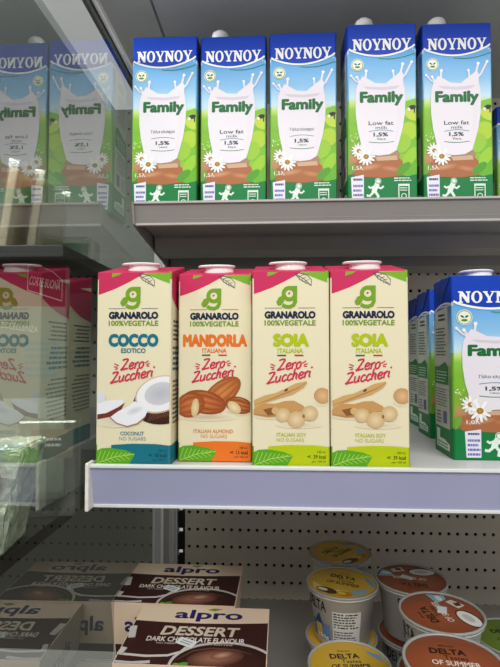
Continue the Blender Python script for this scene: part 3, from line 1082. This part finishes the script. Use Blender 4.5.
    A.poly([(X(0) + e, Y(.998)), (X(.45), Y(.998)), (X(.53), Y(.946)), (X(.40), Y(.926)), (X(.20), Y(.915)), (X(.08), Y(.918)), (X(0) + e, Y(.930))], (92, 164, 36), 6)
    A.stroke([(X(.02), Y(.995)), (X(.25), Y(.962)), (X(.52), Y(.946))], .0009, (170, 208, 90), 7)
    for k in range(8):
        A.stroke([(X(.03 + .055 * k), Y(.985 - .005 * k)), (X(.08 + .055 * k), Y(.928 + .002 * k))], .0008, (158, 206, 84), 7)
        if k < 6:
            A.stroke([(X(.09 + .06 * k), Y(.984 - .006 * k)), (X(.16 + .06 * k), Y(.994 - .004 * k))], .0007, (158, 206, 84), 7)
    kc = {'coconut': '18 kcal', 'almond': '13 kcal', 'soy': '39 kcal'}[kind]
    ink = (16, 62, 76) if kind == 'coconut' else (70, 40, 26) if kind == 'almond' else (66, 74, 20)
    A.text('100 ml', X(.84), X(.94), Y(.932), Y(.920), ink, 7)
    A.text('<', X(.71), X(.755), Y(.957), Y(.943), ink, 7, bold=.03)
    A.text(kc, X(.79), X(.945), Y(.960), Y(.941), ink, 7, bold=.03)
    A.text('per 100 ml', X(.77), X(.945), Y(.982), Y(.968), ink, 7)
    A.clip(-w / 2 + .0014, w / 2 - .0014, .0006, h - .0004)
    return A


def plant_side(kind, mirror):
    d, h = GD, GH
    A = Art()
    X = (lambda f: (.5 - f) * d) if mirror else (lambda f: (f - .5) * d)
    Y = lambda f: (1 - f) * h
    MAIN = {'coconut': (24, 112, 130), 'almond': (228, 116, 40), 'soy': (176, 192, 20)}[kind]
    A.poly([(X(.03), Y(.01)), (X(.97), Y(.01)), (X(.97), Y(.13)), (X(.7), Y(.17)), (X(.4), Y(.20)), (X(.03), Y(.22))], PINK, 1)
    A.lines(X(.12) if not mirror else X(.88), X(.80) if not mirror else X(.20), Y(.36), Y(.24), 5, (70, 84, 88), 2, fill=.4, seed=21)
    A.lines(X(.10) if not mirror else X(.9), X(.85) if not mirror else X(.15), Y(.52), Y(.38), 5, (70, 110, 124), 2, fill=.5, seed=22)
    A.lines(X(.10) if not mirror else X(.9), X(.85) if not mirror else X(.15), Y(.80), Y(.56), 10, (84, 88, 88), 2, fill=.4, seed=23)
    A.rect(min(X(.03), X(.97)), max(X(.03), X(.97)), Y(.995), Y(.90), MAIN, 2)
    return A


def plant_col(kind):
    MAIN = {'coconut': (24, 112, 130), 'almond': (228, 116, 40), 'soy': (176, 192, 20)}[kind]

    def f(q, x, y):
        if q > .965:
            return PINK if (x < .012 or y > -GD * .45) else LEAF
        if q < .10 and not (y < -GD * .4 and x < 0):
            return MAIN
        if q < .10:
            return (92, 164, 36)
        return CREAM
    return f


def make_plant(kind, label, loc, rotz, group):
    t = thing('drink_carton', label, 'drink carton', loc, rotz, group)
    zs = [0, .003, GH * .05, GH * .10, GH * .3, GH * .5, GH * .7, GH * .9, GH * .965, GH]
    rounded_body('carton_body', GW, GD, GH, .0018, zs, plant_col(kind), M['print'], t, slope=GSLOPE)
    plant_front(kind).build('front_print', front_of(GD), M['print'], t)
    plant_side(kind, False).build('left_side_print', left_of(GW), M['print'], t)
    plant_side(kind, True).build('right_side_print', right_of(GW), M['print'], t)
    flip_cap(t, 0.001, -.004, GH + GSLOPE * .30, 1.12, R(5))
    return t


GP = 'plant drink cartons on the middle shelf'


def plant_pos(px, y):
    return (at(px, 370, y).x + GW / 2, y + GD / 2, Z_MID + .0006)


g1y, g2y, g3y, g4y = .502, .520, .503, .503
g1 = make_plant('coconut', 'cream drink carton with coconut pictures and teal foot beside the glass', plant_pos(96.6, g1y), R(-.3), GP)
g2 = make_plant('almond', 'cream drink carton with almonds and orange foot', plant_pos(178.2, g2y), R(.0), GP)
g3 = make_plant('soy', 'soy drink carton with bean pods standing beside the almond carton', plant_pos(252.3, g3y), R(0), GP)
g4 = dup(g3, plant_pos(331.0, g4y), R(-.8), 'soy drink carton with bean pods at the right end of the plant drinks', GP)
g5 = dup(g1, (g1.location.x + .004, g1.location.y + GD + .006, Z_MID + .0006), R(.6), 'coconut drink carton in second row, glimpsed mirrored in the glass behind the front one', GP)

# ------------------------------------------------------------------ chocolate dessert boxes on the bottom shelf
TAN = (240, 212, 186)
CHOC = (62, 30, 26)
BW, BD, BH = 0.163, 0.121, 0.076


def dessert_top(w, d):
    A = Art()
    X = lambda f: (f - .5) * w
    Y = lambda f: (.5 - f) * d        # f = 0 at the rear edge, 1 at the front edge
    e = .001
    A.rect(X(0) + e, X(1) - e, Y(1) + e, Y(0) - e, CHOC, 0)
    A.poly([(X(0) + e, Y(0) - e), (X(1) - e, Y(0) - e), (X(1) - e, Y(.28)), (X(.75), Y(.31)), (X(.5), Y(.325)), (X(.25), Y(.32)), (X(0) + e, Y(.30))], TAN, 1)
    A.text('alpro', X(.285), X(.80), Y(.295), Y(.07), (38, 34, 96), 3, bold=.045)
    A.poly([(X(.52), Y(.065)), (X(.57), Y(.03)), (X(.64), Y(.045)), (X(.58), Y(.085))], (120, 150, 40), 3)
    A.text('DESSERT', X(.235), X(.79), Y(.545), Y(.385), (222, 204, 184), 3, bold=.055, shear=.12)
    A.text('DARK CHOCOLATE FLAVOUR', X(.15), X(.84), Y(.650), Y(.570), (240, 226, 216), 3, bold=.04)
    A.text('NO NEED TO CHILL, ENJOY ANYTIME', X(.23), X(.76), Y(.695), Y(.665), (220, 200, 188), 3, bold=.02)
    # bowl of chocolate cream and spoon
    A.ell(X(.72), Y(.98), .36 * w, .36 * d, (208, 198, 192), 1, n=40)
    A.ell(X(.72), Y(.985), .34 * w, .33 * d, (74, 38, 30), 1.5, n=40, edge=(48, 24, 20))
    A.ell(X(.66), Y(.87), .19 * w, .13 * d, (170, 114, 92), 2, rot=R(12), n=24, edge=(86, 46, 36))
    A.ell(X(.70), Y(.83), .08 * w, .055 * d, (204, 156, 132), 2.3, rot=R(20), n=16, edge=(120, 70, 54))
    A.stroke([(X(.40), Y(.93)), (X(.50), Y(.78)), (X(.62), Y(.73)), (X(.78), Y(.74)), (X(.90), Y(.80))], .0022, (120, 74, 60), 2.4, taper=True)
    A.stroke([(X(.02), Y(.86)), (X(.20), Y(.88)), (X(.34), Y(.86)), (X(.42), Y(.80)), (X(.46), Y(.70))], .004, (214, 208, 204), 2.2)
    A.stroke([(X(.0) + e, Y(.975)), (X(.12), Y(.985)), (X(.24), Y(.96))], .005, (206, 198, 194), 2.2)
    A.ell(X(.46), Y(.98), .035 * w, .03 * d, (96, 150, 50), 2.6, rot=R(20), n=12)
    A.ell(X(.42), Y(.99), .03 * w, .025 * d, (120, 166, 60), 2.7, rot=R(-20), n=12)
    A.clip(-w / 2 + e, w / 2 - e, -d / 2 + e, d / 2 - e)
    return A


def dessert_front(w, h):
    A = Art()
    X = lambda f: (f - .5) * w
    Y = lambda f: (1 - f) * h
    A.rect(X(.01), X(.99), Y(.99), Y(.01), (232, 206, 180), 0)
    A.rect(X(.01), X(.99), Y(.99), Y(.72), CHOC, 1)
    A.text('alpro', X(.10), X(.50), Y(.58), Y(.24), (38, 34, 96), 3, bold=.045)
    A.poly([(X(.28), Y(.24)), (X(.32), Y(.19)), (X(.38), Y(.21)), (X(.33), Y(.27))], (120, 150, 40), 3)
    A.text('DESSERT', X(.56), X(.92), Y(.54), Y(.36), (70, 40, 34), 3, bold=.05, shear=.12)
    return A


def dessert_side(d, h):
    A = Art()
    X = lambda f: (f - .5) * d
    Y = lambda f: (1 - f) * h
    A.rect(X(.01), X(.99), Y(.99), Y(.01), (206, 184, 162), 0)
    A.text('alpro', X(.28), X(.74), Y(.60), Y(.28), (38, 34, 96), 3, bold=.045)
    A.rect(X(.01), X(.99), Y(.99), Y(.74), CHOC, 1)
    return A


def make_dessert(label, loc, rotz, sticker_rot):
    t = thing('dessert_box', label, 'dessert box', loc, rotz, 'dark chocolate dessert boxes on the bottom shelf')
    # card sleeve, a little narrower below, with two notches cut from its left edge
    me_w0 = .94
    vs = []
    for z, k in ((0, me_w0), (BH, 1.0)):
        for x, y in ((-.5, -.5), (.5, -.5), (.5, .5), (-.5, .5)):
            vs.append((x * BW * k, y * BD * k, z))
    fs = [(3, 2, 1, 0), (4, 5, 6, 7), (0, 1, 5, 4), (1, 2, 6, 5), (2, 3, 7, 6), (3, 0, 4, 7)]
    me = bpy.data.meshes.new('card_sleeve')
    me.from_pydata(vs, [], fs)
    ca = me.color_attributes.new('Col', 'FLOAT_COLOR', 'CORNER')
    cc = [lin(TAN)] * len(fs)
    ca.data.foreach_set('color', [x for f, c in zip(fs, cc) for _ in f for x in c])
    me.materials.append(M['satin_print'])
    link_mesh('card_sleeve', me, t)
    dessert_top(BW, BD).build('top_print', top_of(BH), M['satin_print'], t)

    def slant_front(u, v, l):
        k = me_w0 + (1 - me_w0) * v / BH
        return (u * k, -BD / 2 * k - l, v)

    def slant_left(u, v, l):
        k = me_w0 + (1 - me_w0) * v / BH
        return (-BW / 2 * k - l, -u * k, v)
    dessert_front(BW, BH).build('front_print', slant_front, M['satin_print'], t)
    dessert_side(BD, BH).build('side_print', slant_left, M['satin_print'], t)
    # torn card edge at the left corner of the lid
    bm = bmesh.new()
    for (x, y, sx, sy, rz) in ((-.47, -.02, .008, .022, 10), (-.475, -.33, .006, .012, -12)):
        tb = bmesh.new()
        box(tb, -sx / 2, sx / 2, -sy / 2, sy / 2, 0, .0014)
        merge(bm, tb, Matrix.Translation((x * BW, y * BD, BH + .0006)) @ Matrix.Rotation(R(rz), 4, 'Z'))
    obj('torn_edge', bm, principled('bare_card', (214, 206, 198), rough=.7), t)
    # small white price sticker
    A = Art()
    A.rect(-.011, .011, -.0065, .0065, (236, 238, 238), 0)
    A.lines(-.007, .007, -.004, .004, 2, (150, 152, 156), 1, seed=31)
    s = A.build('price_sticker', lambda u, v, l: (u, v, l + .0009), M['satin_print'], t)
    s.location = (.010 if sticker_rot > 0 else -.01, -.02, BH + .0002)
    s.rotation_euler = (0, 0, R(sticker_rot))
    return t


def box_place(px0, px1, py, z):
    """rear top edge of a box seen at px0..px1, py when the top is at height z"""
    d = at((px0 + px1) / 2, py, 1.0)
    k = (z - EYE) / (d.z - EYE)
    return d.x * k, k


zt2 = Z_LOW + 2 * BH + .001
x_, y_ = box_place(138, 241, 564.5, zt2)
d2 = make_dessert('rear dark chocolate dessert box on the bottom shelf, behind the front one', (x_, y_ - BD / 2, Z_LOW + BH + .001), R(-1), -25)
d2b = dup(d2, (x_ + .001, y_ - BD / 2, Z_LOW + .0002), R(1), 'dessert box lying beneath the rear dark chocolate dessert box')
zt1 = Z_LOW + 2 * BH + .020
x1_, y1_ = box_place(138, 273, 607, zt2)
d1 = dup(d2, (x1_, y1_ - BD / 2, Z_LOW + BH + .001), R(-.6), 'front dark chocolate dessert box at the bottom of the photo, price sticker askew')
d1b = dup(d2, (x1_ - .002, y1_ - BD / 2, Z_LOW + .0002), R(1.5), 'dessert box lying beneath the front dark chocolate dessert box')


# ------------------------------------------------------------------ yogurt cups
CR, CH = 0.0512, 0.073


def lid_art(kind, sticker):
    A = Art()
    r = CR - .003
    base, edge = {'banana': ((228, 190, 62), (214, 172, 52)), 'coconut': ((168, 92, 56), (146, 76, 46)), 'pear': ((120, 150, 50), (104, 132, 44))}[kind]
    A.ell(0, 0, r, r, base, 0, n=48, edge=edge)
    ink = (34, 26, 22)
    A.text('DELTA', -.021, .016, .0125, .0225, ink, 3, bold=.05)
    A.text('Tastes', -.008, .016, .0035, .0105, ink, 3)
    A.text('OF SUMMER', -.022, .026, -.0065, .0015, (238, 230, 214) if kind == 'coconut' else ink, 3, bold=.03)
    A.text('delicious yogurt', -.010, .006, .0255, .0300, ink, 3)
    if kind == 'banana':
        A.poly([(-.04, -.012), (-.024, -.020), (-.004, -.024), (.014, -.022), (.004, -.034), (-.014, -.040), (-.032, -.030)], (238, 214, 120), 1)
        A.ell(-.014, -.030, .016, .008, (86, 52, 30), 2, rot=R(-12), n=18)
        A.ell(-.020, -.029, .008, .004, (236, 226, 200), 2.4, rot=R(-12), n=14)
        A.poly([(.018, -.018), (.040, -.004), (.036, -.024), (.022, -.034)], (150, 180, 192), 1)
        A.ell(.012, -.031, .011, .007, (198, 140, 30), 2.2, n=14)
        A.ell(.008, -.031, .006, .004, (240, 206, 70), 2.6, n=12)
        A.poly([(.026, .030), (.042, .018), (.046, .004), (.038, .010), (.030, .020)], (116, 164, 196), 1)
    elif kind == 'coconut':
        A.ell(-.018, -.027, .021, .0125, (70, 42, 28), 1.4, rot=R(10), n=24)
        A.ell(-.018, -.0265, .0185, .0105, (242, 240, 236), 1.8, rot=R(10), n=24)
        A.ell(-.017, -.0265, .010, .005, (206, 202, 198), 2.2, rot=R(10), n=18)
        A.poly([(.006, -.026), (.024, -.018), (.028, -.028), (.012, -.038)], (228, 216, 206), 1.6)
        A.rect(.012, .020, -.034, -.026, (84, 46, 30), 2)
        A.poly([(.022, -.006), (.046, -.002), (.040, -.024), (.030, -.022)], (150, 196, 220), 1)
        A.ell(.034, -.014, .007, .004, (240, 244, 246), 1.5, n=12)
    else:
        A.ell(-.010, -.026, .018, .010, (196, 206, 120), 1.5, n=20)
    if sticker:
        c, s = math.cos(R(-28)), math.sin(R(-28))
        q = [(-.008, -.005), (.010, -.005), (.010, .006), (-.008, .006)]
        A.poly([(sticker[0] + a * c - b_ * s, sticker[1] + a * s + b_ * c) for a, b_ in q], (232, 234, 236), 4)
    return A


def cup_art(kind):
    A = Art()
    # u is the angle in radians, 0 towards the shopper
    A.rect(-.30, .62, CH * .14, CH * .72, (214, 212, 206), 0)
    A.lines(-.26, .58, CH * .40, CH * .70, 6, (52, 50, 52), 1, fill=.5, seed=41)
    A.lines(-.26, .50, CH * .16, CH * .36, 4, (84, 82, 82), 1, fill=.45, seed=42)
    A.rect(-1.2, -.42, CH * .12, CH * .42, (96, 130, 168), 1)
    A.poly([(-1.1, CH * .35), (-.8, CH * .6), (-.62, CH * .35)], (44, 74, 124), 2)
    A.rect(-.98, -.7, CH * .14, CH * .40, (206, 176, 70), 3)
    A.text('DELTA', -1.35, -.5, CH * .66, CH * .86, (30, 34, 44), 2, bold=.03)
    A.text('150g', -.9, -.45, CH * .12, CH * .22, (236, 236, 240), 4, bold=.02)
    return A


def make_cup(kind, label, loc, rotz, lid_turn=0.0, sticker=None, CH=CH):
    t = thing('yogurt_cup', label, 'yogurt cup', loc, rotz, 'yogurt cups on the bottom shelf')
    bm = bmesh.new()
    r0, r1 = CR * .74, CR * .90
    lathe(bm, [(0, .002), (r0 * .9, .002), (r0 * .93, 0), (r0, .0015), (r1, CH - .005), (CR * .98, CH - .004), (CR * .98, CH - .0015), (0, CH - .0015)], 56)
    obj('cup_body', bm, M['cup'], t, smooth=False)
    for pl in t.children[-1].data.polygons:
        pl.use_smooth = abs(pl.normal.z) < .6

    def wrap(u, v, l):
        f = max(0, min(1, v / (CH - .005)))
        rr = r0 + (r1 - r0) * f + l + .0002
        return (rr * math.sin(u), -rr * math.cos(u), v)
    art = cup_art(kind)
    # cut wide bars into short steps so they follow the round wall
    B = Art()
    for f, c in zip(art.f, art.c):
        us = [art.v[i][0] for i in f]
        u0, u1 = min(us), max(us)
        n = max(1, int((u1 - u0) / .12))
        for k in range(n):
            C = Art()
            C.v = [art.v[i] for i in f]
            C.f = [list(range(len(f)))]
            C.c = [c]
            C.clip(u0 + (u1 - u0) * k / n, u0 + (u1 - u0) * (k + 1) / n, -1, 1)
            o = len(B.v)
            B.v += C.v
            B.f += [[i + o for i in g] for g in C.f]
            B.c += C.c
    B.build('label_print', wrap, M['satin_print'], t)
    bm = bmesh.new()
    lathe(bm, [(CR - .0032, CH - .0012), (CR, CH - .0012), (CR, CH + .0014), (CR - .001, CH + .0022), (CR - .0030, CH + .0016), (CR - .0034, CH + .0002)], 56)
    obj('rim', bm, M['rim'], t, smooth=True)
    l = lid_art(kind, sticker).build('foil_lid', top_of(0), M['foil_print'], t)
    l.location = (0, 0, CH - .0003)
    l.rotation_euler = (0, 0, R(lid_turn))
    return t


def cup_place(px, y, z):
    return (at(px, 600, y).x, y, z)


L0 = Z_LOW + .0004
L1 = L0 + CH + .003
# the columns: lid centre pixel x, distance, kind, levels
yB = make_cup('banana', 'yellow lidded yogurt cup on top of its stack, white text block facing out', cup_place(342, .735, L1), R(-8), -14, None)
y0 = dup(yB, cup_place(341, .738, L0), R(30), 'yellow lidded yogurt cup at the bottom of the stack behind the front yellow cup')
yA = dup(yB, cup_place(340.5, .842, L1), R(60), 'rearmost yellow lidded yogurt cup on top near the back panel')
yA0 = dup(yB, cup_place(341, .845, L0), R(75), 'rearmost yellow lidded yogurt cup at the bottom, below the rear top one')
yC = make_cup('banana', 'front yellow lidded yogurt cup standing single at the bottom of the photo', cup_place(349, .629, L0), R(4), 0, (.022, -.012), .0985)
bD = make_cup('coconut', 'rear brown lidded yogurt cup on top of its stack', cup_place(411, .752, L1), R(40), 130, (.004, -.004))
bD0 = dup(bD, cup_place(413, .752, L0), R(10), 'brown lidded yogurt cup at the bottom of the rear brown stack')
bE = dup(bD, cup_place(441, .642, L1 + .009), R(-30), 'brown lidded yogurt cup with upside down lid print, middle of three brown tops')
bE0 = make_cup('coconut', 'brown lidded yogurt cup beneath the middle brown one', cup_place(439, .644, L0), R(-60), 60, None, CH + .009)
bF = make_cup('coconut', 'front brown lidded yogurt cup at bottom right with coconut picture upright', cup_place(453, .537, L1 + .012), R(-6), 0, (.020, -.014))
bF0 = make_cup('coconut', 'yogurt cup beneath the front brown lidded one', cup_place(451, .537, L0), R(20), 20, None, CH + .012)
gG = make_cup('pear', 'green lidded yogurt cup at the right edge near the back panel', cup_place(511, .745, L0), R(0), 5, None)
gH = dup(gG, cup_place(536, .632, L0), R(10), 'green lidded yogurt cup at the right edge, nearer than the other green one')

# ------------------------------------------------------------------ the neighbouring bay seen through the glass
ns = thing('shelf', 'dim shelf of the neighbouring bay behind the glass divider', 'shelf')
b = bmesh.new()
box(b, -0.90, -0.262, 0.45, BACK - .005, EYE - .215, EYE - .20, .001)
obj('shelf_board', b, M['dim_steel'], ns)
nu = thing('shelf', 'upper shelf of the neighbouring bay holding pale wrapped slices behind the glass', 'shelf')
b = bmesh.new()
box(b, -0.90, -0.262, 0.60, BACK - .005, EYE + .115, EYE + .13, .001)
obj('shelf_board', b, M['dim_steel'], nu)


def slab(name, label, cat, w, d, h, mat, loc, rot, parts=(), group=None):
    t = thing(name, label, cat, loc, 0, group)
    t.rotation_euler = rot
    bm = bmesh.new()
    box(bm, -w / 2, w / 2, -d / 2, d / 2, 0, h, min(w, d, h) * .2)
    obj('slices', bm, mat, t)
    bm = bmesh.new()
    e = .003
    box(bm, -w / 2 - e, w / 2 + e, -d / 2 - e, d / 2 + e, 0, h + .012, .002)
    for v in bm.verts:
        v.co.x += .0012 * math.sin(v.co.z * 400)
    obj('wrapper', bm, M['film'], t)
    return t


s1 = slab('cheese_pack', 'pale slices in clear film standing behind the glass at far left', 'cheese pack', .012, .09, .12, M['cheese'], (at(16, 200, .70).x, .70, EYE + .131), (0, R(8), R(4)))
s2 = slab('cheese_pack', 'second pack of pale slices, right of the far left one behind the glass', 'cheese pack', .012, .09, .115, M['cheese'], (at(33, 200, .70).x, .73, EYE + .131), (0, R(8), R(2)))
tr = thing('clear_tray', 'clear plastic tray with green card behind the glass', 'food tray', (at(58, 205, .74).x, .80, EYE + .131), R(3))
b = bmesh.new()
box(b, -.036, .036, -.03, .03, 0, .05, .006)
obj('tray_shell', b, M['film'], tr)
b = bmesh.new()
box(b, -.030, .030, -.022, -.020, .004, .040)
obj('green_card', b, principled('green_card', (60, 120, 84), rough=.5), tr)


def ham_pack():
    t = thing('charcuterie_pack', 'charcuterie pack with dark red top and outlined white emblem behind the glass', 'charcuterie pack', (at(26, 440, .66).x, .66, EYE - .199), R(12))
    w, h, d = .105, .322, .02
    bm = bmesh.new()
    box(bm, -w / 2, w / 2, -d / 2, d / 2, 0, h, .003)
    obj('pack_body', bm, principled('milky_film', (120, 124, 116), rough=.3), t)
    A = Art()
    A.rect(-w / 2 + .002, w / 2 - .002, h * .80, h - .002, (120, 24, 40), 0)
    A.rect(-w / 2 + .002, w / 2 - .002, .01, h * .42, (164, 168, 160), 0)
    x0, x1, y0, y1 = .002, .046, h * .855, h * .955
    A.stroke([(x0, y1 + .006), (x0, y0 + .004), (x1, y0 - .010), (x1, y1 - .014), (x1 - .012, y1 - .003), (x0 + .016, y1 + .004), (x0, y1 + .006)], .0013, (214, 208, 206), 2)
    A.text('CORTE BUONA', x0 + .002, x1 - .002, y0 + .008, y0 + .020, (228, 222, 220), 2, bold=.02, rot=R(-10))
    A.text('ECCELLENZA', -.030, .016, h * .70, h * .725, (206, 200, 196), 2, rot=R(-8))
    for k in range(7):
        A.rect(-w / 2 + .004 + .0145 * k, -w / 2 + .014 + .0145 * k, h * .235, h * .242, (70, 76, 78), 2)
        A.rect(-w / 2 + .004 + .0145 * k, -w / 2 + .014 + .0145 * k, h * .215, h * .222, (70, 76, 78), 2)
    A.lines(.0, .046, h * .50, h * .66, 6, (84, 120, 136), 2, seed=51)
    A.build('printed_front', front_of(d), M['print'], t)
    return t


ham_pack()
ht = thing('ham_tray', 'small ham tray with grey brown label low behind the glass', 'ham tray', (at(50, 430, .60).x, .60, EYE - .199), R(10))
b = bmesh.new()
box(b, -.035, .035, -.012, .012, 0, .115, .003)
obj('tray_shell', b, M['film'], ht)
A = Art()
A.rect(-.018, .030, .070, .104, (128, 116, 100), 1)
A.rect(-.033, -.018, .078, .096, (170, 84, 66), 1)
A.lines(-.010, .020, .082, .096, 2, (220, 214, 206), 2, seed=61)
A.build('tray_label', front_of(.0245), M['print'], ht)
ft = thing('foil_tray', 'shiny foil wrapped tray with orange food tilted behind the glass at far left', 'food tray', (at(6, 560, .50).x, .50, EYE - .198), R(8))
b = bmesh.new()
box(b, -.075, .006, -.03, .03, 0, .103, .004)
bmesh.ops.subdivide_edges(b, edges=list(b.edges), cuts=7, use_grid_fill=True)
fr = random.Random(5)
for v in b.verts:
    v.co += Vector((fr.uniform(-1, 1), fr.uniform(-1, 1), 0 if v.co.z < .004 else fr.uniform(-1, 1))) * .0028
    v.co.x += .22 * v.co.z
obj('foil_wrap', b, M['foil'], ft)
b = bmesh.new()
box(b, -.050, -.010, -.037, -.034, .045, .080, .001)
for v in b.verts:
    v.co.x += .22 * v.co.z
obj('orange_label', b, principled('orange_label', (214, 112, 62), rough=.4), ft)
